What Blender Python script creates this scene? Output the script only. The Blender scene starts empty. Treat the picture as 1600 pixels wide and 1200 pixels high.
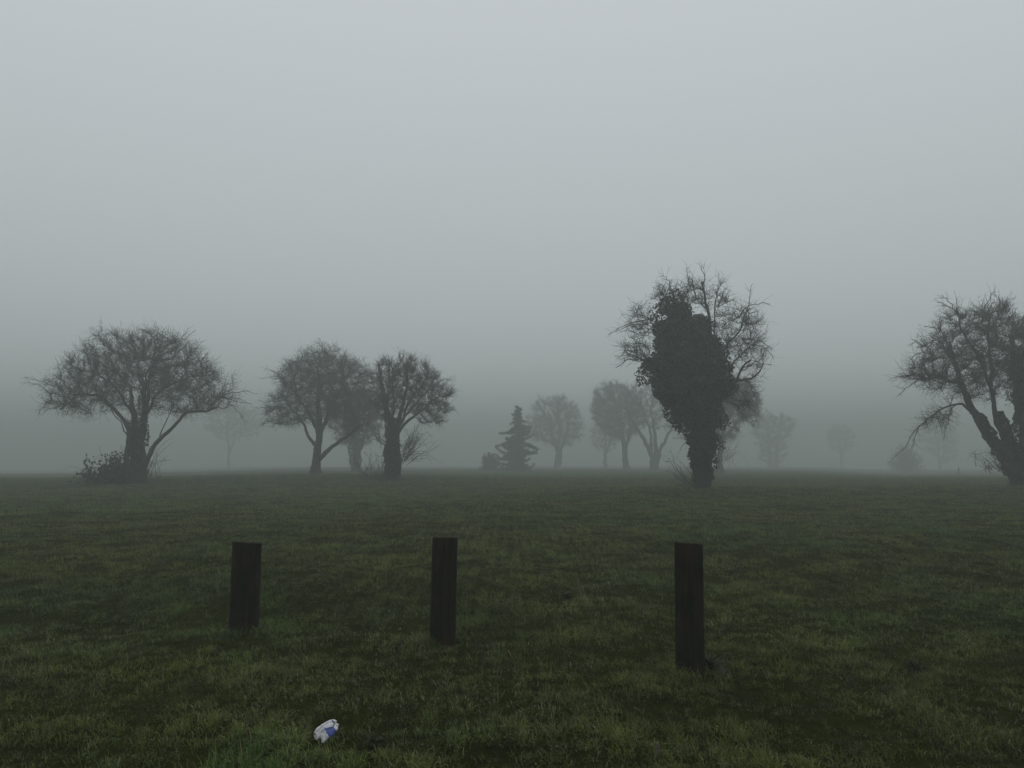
import bpy, math, random
import numpy as np
from mathutils import Vector, Matrix

sc = bpy.context.scene
R = math.radians
CAM_H = 1.5
FPX = 1250.0            # focal length in photo pixels (1600 wide)
PITCH = math.atan(92 / FPX)

# ------------------------------------------------------------------ camera
cam_d = bpy.data.cameras.new("camera")
cam = bpy.data.objects.new("camera", cam_d)
sc.collection.objects.link(cam)
sc.camera = cam
cam_d.sensor_width = 36
cam_d.lens = 36 * FPX / 1600
cam_d.clip_start = 0.05
cam_d.clip_end = 5000
cam.location = (0, 0, CAM_H)
cam.rotation_euler = (R(90) + PITCH, 0, 0)

# ------------------------------------------------------------------ sky and sun (thick overcast, fog)
SUN_EL, SUN_AZ = R(58), R(200)
w = bpy.data.worlds.new("World")
sc.world = w
w.use_nodes = True
nt = w.node_tree
nt.nodes.clear()
def N(tree, t, **k):
    n = tree.nodes.new(t)
    for a, b in k.items():
        setattr(n, a, b)
    return n
sky = N(nt, 'ShaderNodeTexSky', sky_type='NISHITA', sun_disc=False)
sky.sun_elevation = SUN_EL
sky.sun_rotation = SUN_AZ
sky.dust_density = 6
sky.air_density = 1.5
hs = N(nt, 'ShaderNodeHueSaturation')
hs.inputs['Saturation'].default_value = 0.10
nt.links.new(sky.outputs[0], hs.inputs['Color'])
mx = N(nt, 'ShaderNodeMix', data_type='RGBA')
mx.inputs['Factor'].default_value = 0.8           # cloud deck hides most of the clear sky
nt.links.new(hs.outputs[0], mx.inputs['A'])
mx.inputs['B'].default_value = (8.6, 9.0, 9.6, 1)
tc = N(nt, 'ShaderNodeTexCoord')
sx = N(nt, 'ShaderNodeSeparateXYZ')
nt.links.new(tc.outputs['Generated'], sx.inputs[0])
# dense overcast: thick and dark near the horizon, brightest overhead
mr = N(nt, 'ShaderNodeValToRGB')
for p_, c_ in ((0.0, (0.80, 0.84, 0.81)), (0.10, (0.84, 0.865, 0.845)), (0.22, (0.94, 0.96, 0.955)), (0.36, (1.05, 1.05, 1.055)), (0.5, (1.12, 1.11, 1.12)), (1.0, (1.15, 1.15, 1.17))):
    e_ = mr.color_ramp.elements[0] if p_ == 0 else (mr.color_ramp.elements[1] if p_ == 1 else mr.color_ramp.elements.new(p_))
    e_.position = p_; e_.color = (*c_, 1)
mr.color_ramp.interpolation = 'EASE'
nt.links.new(sx.outputs['Z'], mr.inputs[0])
ml = N(nt, 'ShaderNodeMix', data_type='RGBA', blend_type='MULTIPLY')
ml.inputs['Factor'].default_value = 1.0
nt.links.new(mx.outputs['Result'], ml.inputs['A'])
nt.links.new(mr.outputs[0], ml.inputs['B'])
bg = N(nt, 'ShaderNodeBackground')
bg.inputs['Strength'].default_value = 0.08
nt.links.new(ml.outputs['Result'], bg.inputs[0])
wo = N(nt, 'ShaderNodeOutputWorld')
nt.links.new(bg.outputs[0], wo.inputs[0])

sun_d = bpy.data.lights.new("sun", 'SUN')
sun_d.energy = 0.5
sun_d.angle = R(60)
sun_d.color = (1, 0.97, 0.93)
sun = bpy.data.objects.new("sun", sun_d)
sc.collection.objects.link(sun)
sun.rotation_euler = (R(90) - SUN_EL, 0, math.pi - SUN_AZ + math.pi)

sc.view_settings.view_transform = 'Standard'
sc.view_settings.look = 'None'
sc.view_settings.gamma = 1
sc.view_settings.exposure = 0.0
sc.view_settings.use_curve_mapping = False
sc.cycles.volume_bounces = 6
sc.cycles.max_bounces = 10
sc.cycles.use_denoising = True
sc.cycles.use_adaptive_sampling = False

FOG_DENSITY = 0.0088
FAR = 1.4                 # spacing and size of the far trees

# ------------------------------------------------------------------ helpers
def mesh_obj(name, verts, faces, mats, parent=None, fmat=None, col=None, smooth=False):
    """faces: (n,3) or (n,4) int array, or list of such arrays"""
    verts = np.asarray(verts, np.float32)
    if not isinstance(faces, list):
        faces = [faces]
    faces = [np.asarray(f, np.int32) for f in faces if len(f)]
    loops = np.concatenate([f.ravel() for f in faces])
    tot = np.concatenate([np.full(len(f), f.shape[1], np.int32) for f in faces])
    start = np.concatenate([[0], np.cumsum(tot)[:-1]]).astype(np.int32)
    me = bpy.data.meshes.new(name)
    me.vertices.add(len(verts))
    me.vertices.foreach_set('co', verts.ravel())
    me.loops.add(len(loops))
    me.loops.foreach_set('vertex_index', loops)
    me.polygons.add(len(tot))
    me.polygons.foreach_set('loop_start', start)
    me.polygons.foreach_set('loop_total', tot)
    if fmat is not None:
        me.polygons.foreach_set('material_index', np.asarray(fmat, np.int32))
    me.polygons.foreach_set('use_smooth', np.full(len(tot), bool(smooth)))
    me.update(calc_edges=True)
    if col is not None:
        a = me.color_attributes.new('tint', 'FLOAT_COLOR', 'POINT')
        c = np.ones((len(verts), 4), np.float32)
        c[:, :3] = col
        a.data.foreach_set('color', c.ravel())
    for m in (mats if isinstance(mats, (list, tuple)) else [mats]):
        me.materials.append(m)
    o = bpy.data.objects.new(name, me)
    sc.collection.objects.link(o)
    if parent is not None:
        o.parent = parent
    return o

def tag(o, label=None, cat=None, group=None, kind=None):
    if label: o['label'] = label
    if cat: o['category'] = cat
    if group: o['group'] = group
    if kind: o['kind'] = kind
    return o

def thing(name, loc, label, cat, group=None):
    o = bpy.data.objects.new(name, None)
    o.empty_display_size = 0.3
    sc.collection.objects.link(o)
    o.location = loc
    return tag(o, label, cat, group)

def at(px, py, Y):
    """world point seen at photo pixel (px,py) at distance Y ahead"""
    u, v = (px - 800) / FPX, (600 - py) / FPX
    c, s = math.cos(PITCH), math.sin(PITCH)
    d = Vector((u, c - v * s, s + v * c))
    return Vector((0, 0, CAM_H)) + d * (Y / d.y)

def _hash(ix, iy, seed):
    h = (ix.astype(np.int64) * 374761393 + iy.astype(np.int64) * 668265263 + seed * 2147483647) & 0xffffffff
    h = ((h ^ (h >> 13)) * 1274126177) & 0xffffffff
    h = ((h ^ (h >> 15)) * 2246822519) & 0xffffffff
    return ((h ^ (h >> 16)) & 0xffffff) / float(0xffffff)

def vnoise(x, y, seed=0):
    ix, iy = np.floor(x), np.floor(y)
    fx, fy = x - ix, y - iy
    fx = fx * fx * (3 - 2 * fx); fy = fy * fy * (3 - 2 * fy)
    ix = ix.astype(np.int64); iy = iy.astype(np.int64)
    a = _hash(ix, iy, seed); b = _hash(ix + 1, iy, seed)
    c = _hash(ix, iy + 1, seed); d = _hash(ix + 1, iy + 1, seed)
    return (a * (1 - fx) + b * fx) * (1 - fy) + (c * (1 - fx) + d * fx) * fy

def fbm(x, y, seed=0, oct=3):
    s = 0; a = 1; t = 0
    for i in range(oct):
        s = s + a * vnoise(x * 2 ** i + 17.3 * i, y * 2 ** i - 9.1 * i, seed + i)
        t += a; a *= 0.5
    return s / t

def sstep(a, b, x):
    t = np.clip((x - a) / (b - a), 0, 1)
    return t * t * (3 - 2 * t)

def ground_base(x, y):
    """near field level, then easing down a gentle slope that runs out into the fog"""
    x = np.asarray(x, float); y = np.asarray(y, float)
    D = np.clip(y / FAR, 1.0, 260.0)
    far = sstep(28, 50, D)
    r = x / np.maximum(y, 1)
    lat = sstep(0.22, 0.55, -r) + 0.8 * sstep(0.34, 0.50, r)
    py = np.where(D < 33, 36 + 1875 / D - 0, 34 + 22.8 * (33 / np.maximum(D, 33)) ** 1.1)
    py = np.where(D < 33, 1875 / D, py)
    py = py + far * (6 * lat + 6.0 * (fbm(x * 0.03, y * 0.02, 41, 4) - 0.5))
    z = CAM_H - FAR * D * py / FPX
    z = z * sstep(8, 40, y)
    z = z + 0.25 * np.exp(-((x - 7.5) ** 2 / 60 + (y - 31) ** 2 / 40)) + 0.25 * np.exp(-((x - 21) ** 2 / 50 + (y - 32.5) ** 2 / 40))
    z = z + 0.20 * np.exp(-((x + 12) ** 2 / 110 + (y - 53) ** 2 / 50))
    return z

def ground_h(x, y):
    x = np.asarray(x, float); y = np.asarray(y, float)
    z = ground_base(x, y)
    near = np.exp(-np.maximum(y - 5, 0) / 40)
    z = z + near * (0.10 * (fbm(x * 0.45, y * 0.45, 5, 2) - 0.5) + 0.075 * (fbm(x * 2.1, y * 2.1, 11, 3) - 0.5) + 0.060 * (fbm(x * 6.0, y * 6.0, 12, 2) - 0.5))
    return z

def gz(x, y):
    return float(ground_h(np.array([x]), np.array([y]))[0])

def hit(px, py):
    """where the sight line through a photo pixel meets the near ground"""
    Y = np.linspace(2.5, 30, 2200)
    d = at(px, py, 1.0) - Vector((0, 0, CAM_H))
    X = d.x * Y; Z = CAM_H + d.z * Y
    k = int(np.argmax(Z <= ground_h(X, Y)))
    return float(Y[k])

# ------------------------------------------------------------------ materials
def mat(name, col=(0.1, 0.1, 0.1), rough=0.9, spec=0.3):
    m = bpy.data.materials.new(name)
    m.use_nodes = True
    b = m.node_tree.nodes['Principled BSDF']
    b.inputs['Base Color'].default_value = (*col, 1)
    b.inputs['Roughness'].default_value = rough
    b.inputs['Specular IOR Level'].default_value = spec
    return m, m.node_tree, b

def noise_mat(name, c1, c2, scale=8, rough=0.9, bump=0.5, dist=0.02, stretch=(1, 1, 1), spec=0.3, detail=6):
    m, t, b = mat(name, c1, rough, spec)
    tcn = N(t, 'ShaderNodeTexCoord')
    mp = N(t, 'ShaderNodeMapping')
    mp.inputs['Scale'].default_value = stretch
    t.links.new(tcn.outputs['Object'], mp.inputs[0])
    no = N(t, 'ShaderNodeTexNoise')
    no.inputs['Scale'].default_value = scale
    no.inputs['Detail'].default_value = detail
    no.inputs['Roughness'].default_value = 0.65
    t.links.new(mp.outputs[0], no.inputs['Vector'])
    cr = N(t, 'ShaderNodeValToRGB')
    cr.color_ramp.elements[0].position = 0.35
    cr.color_ramp.elements[1].position = 0.68
    cr.color_ramp.elements[0].color = (*c1, 1)
    cr.color_ramp.elements[1].color = (*c2, 1)
    t.links.new(no.outputs['Fac'], cr.inputs[0])
    t.links.new(cr.outputs[0], b.inputs['Base Color'])
    bp = N(t, 'ShaderNodeBump')
    bp.inputs['Strength'].default_value = bump
    bp.inputs['Distance'].default_value = dist
    t.links.new(no.outputs['Fac'], bp.inputs['Height'])
    t.links.new(bp.outputs[0], b.inputs['Normal'])
    return m

def tint_mat(name, rough=0.7, spec=0.3, transl=0.0):
    m, t, b = mat(name, (0.05, 0.07, 0.03), rough, spec)
    a = N(t, 'ShaderNodeAttribute', attribute_name='tint')
    t.links.new(a.outputs['Color'], b.inputs['Base Color'])
    if transl:
        tr = N(t, 'ShaderNodeBsdfTranslucent')
        t.links.new(a.outputs['Color'], tr.inputs[0])
        ms = N(t, 'ShaderNodeMixShader')
        ms.inputs[0].default_value = transl
        out = t.nodes['Material Output']
        t.links.new(b.outputs[0], ms.inputs[1]); t.links.new(tr.outputs[0], ms.inputs[2])
        t.links.new(ms.outputs[0], out.inputs['Surface'])
    return m

M_BARK = noise_mat('bark', (0.018, 0.016, 0.013), (0.050, 0.045, 0.036), 9, 0.95, 0.8, 0.03, (1, 1, 0.35))
M_TWIG = noise_mat('twig_bark', (0.030, 0.026, 0.020), (0.055, 0.048, 0.036), 2, 0.9, 0.0, 0.0)
M_IVY = tint_mat('ivy_leaf', 0.55, 0.35)
M_NEEDLE = tint_mat('conifer_needles', 0.7, 0.3)
M_LEAF = tint_mat('scrub_leaf', 0.9, 0.1)
M_GRASS = tint_mat('grass_blade', 0.55, 0.22, 0.2)

# ------------------------------------------------------------------ ground sheet
def build_ground():
    ys = [-60.0, -30, -12, -5]
    y = -2.0
    while y < 1400:
        ys.append(y)
        y += 0.07 if y < 9 else 0.07 * (y / 9.0) ** 1.7
    half = [0.0]
    x = 0.0
    while x < 1400:
        x += 0.07 if x < 6 else 0.07 * (x / 6.0) ** 1.5
        half.append(x)
    xs = np.array([-v for v in half[::-1][:-1]] + half)
    ys = np.array(ys)
    X, Y = np.meshgrid(xs, ys)
    Z = ground_h(X, Y)
    v = np.stack([X, Y, Z], -1).reshape(-1, 3)
    nx, ny = len(xs), len(ys)
    i = (np.arange(ny - 1)[:, None] * nx + np.arange(nx - 1)[None]).ravel()
    f = np.stack([i, i + 1, i + nx + 1, i + nx], 1)
    m, t, b = mat('turf_soil', (0.03, 0.03, 0.02), 1.0, 0.0)
    tcn = N(t, 'ShaderNodeTexCoord')
    n1 = N(t, 'ShaderNodeTexNoise'); n1.inputs['Scale'].default_value = 0.55; n1.inputs['Detail'].default_value = 7; n1.inputs['Roughness'].default_value = 0.7
    n2 = N(t, 'ShaderNodeTexNoise'); n2.inputs['Scale'].default_value = 9; n2.inputs['Detail'].default_value = 8; n2.inputs['Roughness'].default_value = 0.75
    t.links.new(tcn.outputs['Object'], n1.inputs['Vector']); t.links.new(tcn.outputs['Object'], n2.inputs['Vector'])
    r1 = N(t, 'ShaderNodeValToRGB')
    e = r1.color_ramp.elements
    e[0].position = 0.36; e[0].color = (0.014, 0.019, 0.004, 1)
    e[1].position = 0.62; e[1].color = (0.025, 0.029, 0.006, 1)
    t.links.new(n1.outputs['Fac'], r1.inputs[0])
    r2 = N(t, 'ShaderNodeValToRGB')
    e = r2.color_ramp.elements
    e[0].position = 0.32; e[0].color = (0.45, 0.45, 0.45, 1)
    e[1].position = 0.66; e[1].color = (1.3, 1.3, 1.3, 1)
    t.links.new(n2.outputs['Fac'], r2.inputs[0])
    mm = N(t, 'ShaderNodeMix', data_type='RGBA', blend_type='MULTIPLY'); mm.inputs['Factor'].default_value = 1
    t.links.new(r1.outputs[0], mm.inputs['A']); t.links.new(r2.outputs[0], mm.inputs['B'])
    t.links.new(mm.outputs['Result'], b.inputs['Base Color'])
    bp = N(t, 'ShaderNodeBump'); bp.inputs['Strength'].default_value = 0.9; bp.inputs['Distance'].default_value = 0.05
    t.links.new(n2.outputs['Fac'], bp.inputs['Height']); t.links.new(bp.outputs[0], b.inputs['Normal'])
    o = mesh_obj('ground', v, f, m, smooth=True)
    tag(o, kind='structure')
build_ground()

# bare, trodden or muddy spots (x, y, radius) where the grass thins out
BARE = []
for px, py, rad in ((520, 1125, 0.17), (585, 1165, 0.15), (505, 1165, 0.10), (1095, 1062, 0.10),
                    (885, 932, 0.08), (1430, 1045, 0.16), (1100, 905, 0.3), (1350, 900, 0.35), (300, 1190, 0.2), (745, 1188, 0.14),
                    (560, 985, .1), (1240, 1130, .12), (1360, 890, .25), (1345, 1140, .14), (20, 965, .25), (230, 1040, .2)):
    D = hit(px, py)
    p = at(px, py, D)
    BARE.append((p.x, p.y, rad))

POST_FEET = []
for px, py in ((380.5, 989), (691, 1008), (1078.5, 1054)):
    p = at(px, py, hit(px, py)); POST_FEET.append((p.x, p.y))

# ------------------------------------------------------------------ grass
def build_grass(n, seed=3):
    rg = np.random.default_rng(seed)
    # depth with density falling as y^-1.6 over a wedge widening as y
    lo, hi, e = 3.0, 100.0, 0.42
    u = rg.random(n)
    y = (lo ** e + u * (hi ** e - lo ** e)) ** (1 / e)
    x = (rg.random(n) * 2 - 1) * (0.70 * y + 1.2)
    # longer, unmown grass round the foot of each post
    q0 = 0
    for cx_, cy_ in POST_FEET:
        m_ = 900; a_ = rg.random(m_) * 6.283; r_ = 0.09 + 0.16 * rg.random(m_) ** 1.4
        x[q0:q0 + m_] = cx_ + np.cos(a_) * r_; y[q0:q0 + m_] = cy_ + np.sin(a_) * r_; q0 += m_
    # tuft clustering: pull blades toward tuft centres
    k = 0.16
    cx = np.floor(x / k + 0.5 * _hash(np.floor(y / k), np.floor(y / k), 4)); cy = np.floor(y / k)
    tx = (cx + 0.5 + 0.5 * (_hash(cx, cy, 1) - 0.5)) * k; ty = (cy + 0.5 + 0.5 * (_hash(cx, cy, 2) - 0.5)) * k
    pull = 0.55 * rg.random(n) * (y < 25)
    dx, dy = tx - x, ty - y
    x = x + dx * pull; y = y + dy * pull
    patch = fbm(x * 0.5, y * 0.5, 21, 3)           # large patches
    fine = fbm(x * 2.6, y * 2.6, 31, 3)            # tussocks
    th = _hash(cx, cy, 9)
    keep = rg.random(n) < np.clip(0.45 + 1.9 * (fine - 0.25), 0.4, 1)
    for bx, by, br in BARE:
        d = np.hypot((x - bx), (y - by) * 0.8) / br
        keep &= ~(rg.random(n) > sstep(0.45, 1.25, d + 0.25 * (fine - .5)) + 0.12)
    x, y, patch, fine, th, dx, dy = (a[keep] for a in (x, y, patch, fine, th, dx, dy))
    n = len(x)
    z = ground_h(x, y)
    ln = (0.016 + 0.050 * fine ** 1.3 + 0.055 * th ** 2 * fine) * (0.55 + 0.9 * rg.random(n)) * (1 + 0.5 * (rg.random(n) > 0.97))
    for cx_, cy_ in POST_FEET:
        ln = ln * (1 + 0.9 * np.exp(-((x - cx_) ** 2 + (y - cy_) ** 2) / 0.03))
    wd = 0.0036 * np.maximum(1, y / 5.5) ** 0.75 * (0.7 + 0.7 * rg.random(n))
    ln = ln * np.maximum(1, y / 14) ** 0.25
    az = np.arctan2(-dy, -dx) + rg.normal(0, 1.0, n)
    az = np.where(rg.random(n) < 0.35, rg.random(n) * 6.283, az)
    lean = np.clip(rg.normal(1.0, 0.5, n), 0.05, 1.9)            # angle from vertical, tip
    d = np.stack([np.cos(az), np.sin(az)], 1)
    side = np.stack([-np.sin(az + rg.normal(0, .7, n)), np.cos(az)], 1)
    root = np.stack([x, y, z - 0.004], 1)
    a1 = lean * 0.45; a2 = lean * 1.25
    l1 = ln * 0.5
    mid = root.copy(); mid[:, :2] += d * (np.sin(a1) * l1)[:, None]; mid[:, 2] += np.cos(a1) * l1
    tip = mid.copy(); tip[:, :2] += d * (np.sin(a2) * l1)[:, None]; tip[:, 2] += np.maximum(np.cos(a2), -0.5) * l1
    s3 = np.concatenate([side, np.zeros((n, 1))], 1) * (wd / 2)[:, None]
    V = np.stack([root - s3, root + s3, mid - s3 * 0.8, mid + s3 * 0.8, tip], 1).reshape(-1, 3)
    b = np.arange(n)[:, None] * 5
    F3 = np.concatenate([b + np.array([[0, 1, 3]]), b + np.array([[0, 3, 2]]), b + np.array([[2, 3, 4]])])
    # colours: olive, fresh green, straw, brown
    olive = np.array([0.060, 0.070, 0.012]); green = np.array([0.038, 0.068, 0.012])
    straw = np.array([0.175, 0.172, 0.072]); brown = np.array([0.030, 0.022, 0.009])
    g = (0.2 + 0.75 * sstep(0.42, 0.68, fbm(x * 0.7, y * 0.6, 77, 3)))[:, None]
    c = olive * (1 - g) + green * g
    mot = sstep(.38, .64, fbm(x * 4.5, y * 4.5, 91, 2))
    c = c * (0.34 + 0.50 * th + 0.9 * (rg.random(n) - .4) + 0.5 * sstep(.35, .7, fine) + 0.50 * mot).clip(.12, 3)[:, None] * (0.75 + 0.5 * patch)[:, None]  # contrast also paints tussock shadows and highlights into the blade tint
    rr = rg.random(n)
    ps = 0.05 + 0.16 * sstep(0.45, 0.7, fbm(x * 0.9, y * 0.9, 55, 3))
    c = np.where((rr < ps)[:, None], straw * (0.45 + 0.8 * rg.random(n))[:, None], c)
    c = np.where((rr > 0.92)[:, None], brown * (0.6 + 0.7 * rg.random(n))[:, None], c)
    o = mesh_obj('grass', V, F3, M_GRASS, col=np.repeat(c, 5, 0))
    tag(o, 'damp olive green rough grass covering the field', 'grass', kind='stuff')
build_grass(1900000)

# ------------------------------------------------------------------ tubes
def frames(T, rg):
    ref = np.zeros_like(T); ref[..., 0] = 0.31; ref[..., 1] = 0.95; ref[..., 2] = 0.05
    a = np.cross(T, ref); a /= np.maximum(np.linalg.norm(a, axis=-1, keepdims=True), 1e-6)
    return a, np.cross(T, a)

def tubes(P, Rr, S, rg, rough=0.0):
    """P (n,k,3) Rr (n,k) -> verts, quads"""
    n, k, _ = P.shape
    T = np.empty_like(P)
    T[:, 1:-1] = P[:, 2:] - P[:, :-2]; T[:, 0] = P[:, 1] - P[:, 0]; T[:, -1] = P[:, -1] - P[:, -2]
    T /= np.maximum(np.linalg.norm(T, axis=-1, keepdims=True), 1e-9)
    A, B = frames(T, rg)
    th = np.arange(S) / S * 2 * math.pi
    rad = Rr[:, :, None] * (1 + rough * (rg.random((n, k, S)) - 0.5) * 2 if rough else np.ones((n, k, S)))
    V = P[:, :, None] + rad[..., None] * (A[:, :, None] * np.cos(th)[None, None, :, None] + B[:, :, None] * np.sin(th)[None, None, :, None])
    base = (np.arange(n) * k * S)[:, None, None] + (np.arange(k - 1) * S)[None, :, None] + np.arange(S)[None, None]
    nxt = (np.arange(n) * k * S)[:, None, None] + (np.arange(k - 1) * S)[None, :, None] + ((np.arange(S) + 1) % S)[None, None]
    F = np.stack([base, nxt, nxt + S, base + S], -1).reshape(-1, 4)
    return V.reshape(-1, 3), F

class Acc:
    def __init__(s): s.v = []; s.f = []; s.n = 0; s.c = []
    def add(s, v, f, c=None):
        if len(v) == 0: return
        s.v.append(v); s.f.append(f + s.n); s.n += len(v)
        if c is not None: s.c.append(c)
    def build(s, name, m, parent, smooth=False):
        c = np.concatenate(s.c) if s.c else None
        return mesh_obj(name, np.concatenate(s.v), s.f, m, parent, col=c, smooth=smooth)

def unit(a):
    return a / np.maximum(np.linalg.norm(a, axis=-1, keepdims=True), 1e-9)

def resample(pts, step):
    pts = np.asarray(pts, float)
    out = [pts[0]]
    for a, b in zip(pts[:-1], pts[1:]):
        m = max(1, int(round(np.linalg.norm(b - a) / step)))
        for i in range(1, m + 1):
            out.append(a + (b - a) * i / m)
    return np.array(out)

def smooth_path(p, it=3):
    for _ in range(it):
        q = p.copy(); q[1:-1] = 0.25 * p[:-2] + 0.5 * p[1:-1] + 0.25 * p[2:]; p = q
    return p

def leaves(P, size, rg, cols, up=0.3):
    """diamond leaves with a fold, one per point"""
    n = len(P)
    nrm = unit(rg.normal(0, 1, (n, 3)) + np.array([0, 0, up]))
    t = unit(np.cross(nrm, rg.normal(0, 1, (n, 3))))
    s = np.cross(nrm, t)
    L = (size * (0.6 + 0.8 * rg.random(n)))[:, None]
    W = L * 0.42
    a = P - t * L * 0.5; b = P + t * L * 0.5
    c = P + s * W + nrm * W * 0.35; d = P - s * W + nrm * W * 0.35
    V = np.stack([a, c, b, d], 1).reshape(-1, 3)
    i = np.arange(n)[:, None] * 4
    F = np.concatenate([i + np.array([[0, 1, 2]]), i + np.array([[0, 2, 3]])])
    return V, F, np.repeat(cols, 4, 0)

def in_env(n, env, s, rg, edge=0.0, depth=1.0):
    """sample points in a union of ellipsoids given in photo px relative to tree base"""
    vol = np.array([e[2] * e[2] * e[3] for e in env], float) ** 0.85
    idx = rg.choice(len(env), n, p=vol / vol.sum())
    E = np.array([e[:4] for e in env], float)[idx] * s
    yo = np.array([(e[4] if len(e) > 4 else 0) for e in env], float)[idx] * s
    d = unit(rg.normal(0, 1, (n, 3)))
    r = rg.random(n) ** (1 / 3.0 if edge == 0 else 1 / (3.0 + edge))
    q = d * r[:, None]
    return np.stack([E[:, 0] + q[:, 0] * E[:, 2], yo + q[:, 1] * E[:, 2] * depth, E[:, 1] + q[:, 2] * E[:, 3]], 1)

# ------------------------------------------------------------------ bare tree generator
def make_tree(name, px, py, D, limbs, env, label, cat='tree', group=None, seed=1, n_attr=900, twigs=9000, tw=0.008, tl=0.42,
              step=0.13, up=0.25, droop=0.0, depth=0.9, ivy=None, ivy_n=0, shoots=None, rough=0.13, clump=0.55, spread=0.8,
              r_tip=0.006, leaf=None, ivysize=0.075, ivytrunk=None, wis=None, RS=0.72, pe=2.2, shoot_leaves=0):
    """limbs: list of (polyline [(x,z[,y])...] px from base, r0 px, r1 px). z up."""
    rg = np.random.default_rng(seed)
    s = D / FPX
    loc = at(px, py, D * FAR)
    bz = gz(loc.x, loc.y)
    print('TREE', name, px, 'px', round((loc.z - bz) / (s * FAR), 1))
    root = thing(name, (loc.x, loc.y, bz - 0.03), label, cat, group)
    root.scale = (FAR, FAR, FAR)
    trunk = Acc(); crown = Acc()
    nodes = []; par = []; rad = []
    for poly, r0, r1 in limbs:
        p = np.array([((q[0]) * s, (q[2] if len(q) > 2 else 0) * s, q[1] * s) for q in poly])
        att = -1
        if poly[0][1] > 10:                       # a limb that starts on an earlier one
            Q = np.array(nodes); att = int(((Q - p[0]) ** 2).sum(1).argmin()); p[0] = Q[att]
        p = smooth_path(resample(p, step), 2)
        uu = np.arange(len(p)) * step
        env_ = np.minimum(1, np.minimum(uu / 0.4, 1))[:, None]
        wb = np.stack([vnoise(uu * 2.2 + 31 * c_ + rg.random() * 99, uu * 0, seed) - .5 for c_ in range(3)], 1) * 0.16 + \
            np.stack([vnoise(uu * 5.1 + 57 * c_ + rg.random() * 99, uu * 0, seed) - .5 for c_ in range(3)], 1) * 0.06
        p = p + (wb - wb[0]) * env_ * (0.6 + 0.4 * (r0 < 8))
        t = np.linspace(0, 1, len(p))
        r = RS * (r0 + (r1 * 0.8 - r0) * t ** 0.7) * s
        if p[0, 2] < 0.05:
            r = r * (1 + 0.45 * np.exp(-(p[:, 2]) / 0.22))     # root flare
        v, f = tubes(p[None], r[None], 11 if r0 * s > 0.08 else 7, rg, rough)
        trunk.add(v, f)
        base = len(nodes)
        for i in range(len(p)):
            nodes.append(p[i]); rad.append(r[i])
            par.append(base + i - 1 if i else att)
    nl = len(nodes)
    fr_ = rg.random(n_attr) < 0.24
    minz = min(e[1] - e[3] for e in env) * s
    # attractors clustered in clumps
    A = in_env(n_attr, env, s, rg, 1.0, depth)
    nc = max(6, n_attr // 28)
    C = in_env(nc, env, s, rg, 1.5, depth)
    A[fr_] += unit(A[fr_] - np.average(A, 0)) * (min(20, 0.22 * max(e[2] for e in env)) * s * rg.random((int(fr_.sum()), 1)) ** 1.5)
    near = C[np.argmin(((A[:, None] - C[None]) ** 2).sum(-1), 1)]
    A = A + (near - A) * clump * rg.random((n_attr, 1)) * (~fr_)[:, None]
    P = np.array(nodes)
    start_ok = P[:, 2] > minz - 0.9 * (1.0)
    d2 = ((A[:, None] - P[None]) ** 2).sum(-1)
    d2[:, ~start_ok] = 1e9
    near = d2.argmin(1); nd = d2.min(1)
    kill = (step * 1.6) ** 2
    alive = np.ones(len(A), bool)
    pos = list(P); parent = list(par); deg = {}
    for it in range(150):
        idx = np.where(alive)[0]
        if len(idx) == 0: break
        dirs = {}
        pn = np.array(pos)
        v = unit(A[idx] - pn[near[idx]])
        for j, k in enumerate(idx):
            q = near[k]
            if q in dirs: dirs[q] += v[j]
            else: dirs[q] = v[j].copy()
        new = []
        for q, dv in dirs.items():
            if deg.get(q, 0) > 3: 
                continue
            dv = dv / max(np.linalg.norm(dv), 1e-6) + rg.normal(0, 0.36, 3)
            if parent[q] >= 0:
                pd = pn[q] - pn[parent[q]]; pd /= max(np.linalg.norm(pd), 1e-6)
                dv = dv + 0.5 * pd * (q >= nl)
            dv[2] += 0.05
            dv /= np.linalg.norm(dv)
            deg[q] = deg.get(q, 0) + 1
            pos.append(pn[q] + dv * step * (0.8 + 0.4 * rg.random())); parent.append(q); new.append(len(pos) - 1)
        if not new: break
        NP = np.array([pos[i] for i in new])
        dd = ((A[idx][:, None] - NP[None]) ** 2).sum(-1)
        jm = dd.argmin(1); dm = dd[np.arange(len(idx)), jm]
        better = dm < nd[idx]
        near[idx[better]] = np.array(new)[jm[better]]; nd[idx[better]] = dm[better]
        alive[idx[nd[idx] < kill]] = False
    pos = np.array(pos); parent = np.array(parent)
    m = len(pos)
    acc = np.zeros(m)
    r = np.zeros(m)
    for i in range(m - 1, nl - 1, -1):
        r[i] = max(acc[i] ** (1 / pe), r_tip) if acc[i] > 0 else r_tip
        if parent[i] >= 0: acc[parent[i]] += r[i] ** pe
    for i in range(nl): r[i] = rad[i]
    r[nl:] = np.minimum(r[nl:], 0.09)
    ch = np.arange(nl, m)
    if len(ch):
        pr = parent[ch]
        E = np.stack([pos[pr], pos[ch]], 1)
        Rr = np.stack([np.minimum(r[pr], r[ch] * 1.25), r[ch]], 1)
        thick = r[ch] > 0.022
        for sel, S, acc_ in ((thick, 6, trunk), (~thick, 4, crown)):
            if sel.any():
                v, f = tubes(E[sel], Rr[sel], S, rg)
                acc_.add(v, f)
    # twigs
    src = ch[r[ch] < 0.02] if len(ch) else np.arange(nl)
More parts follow.
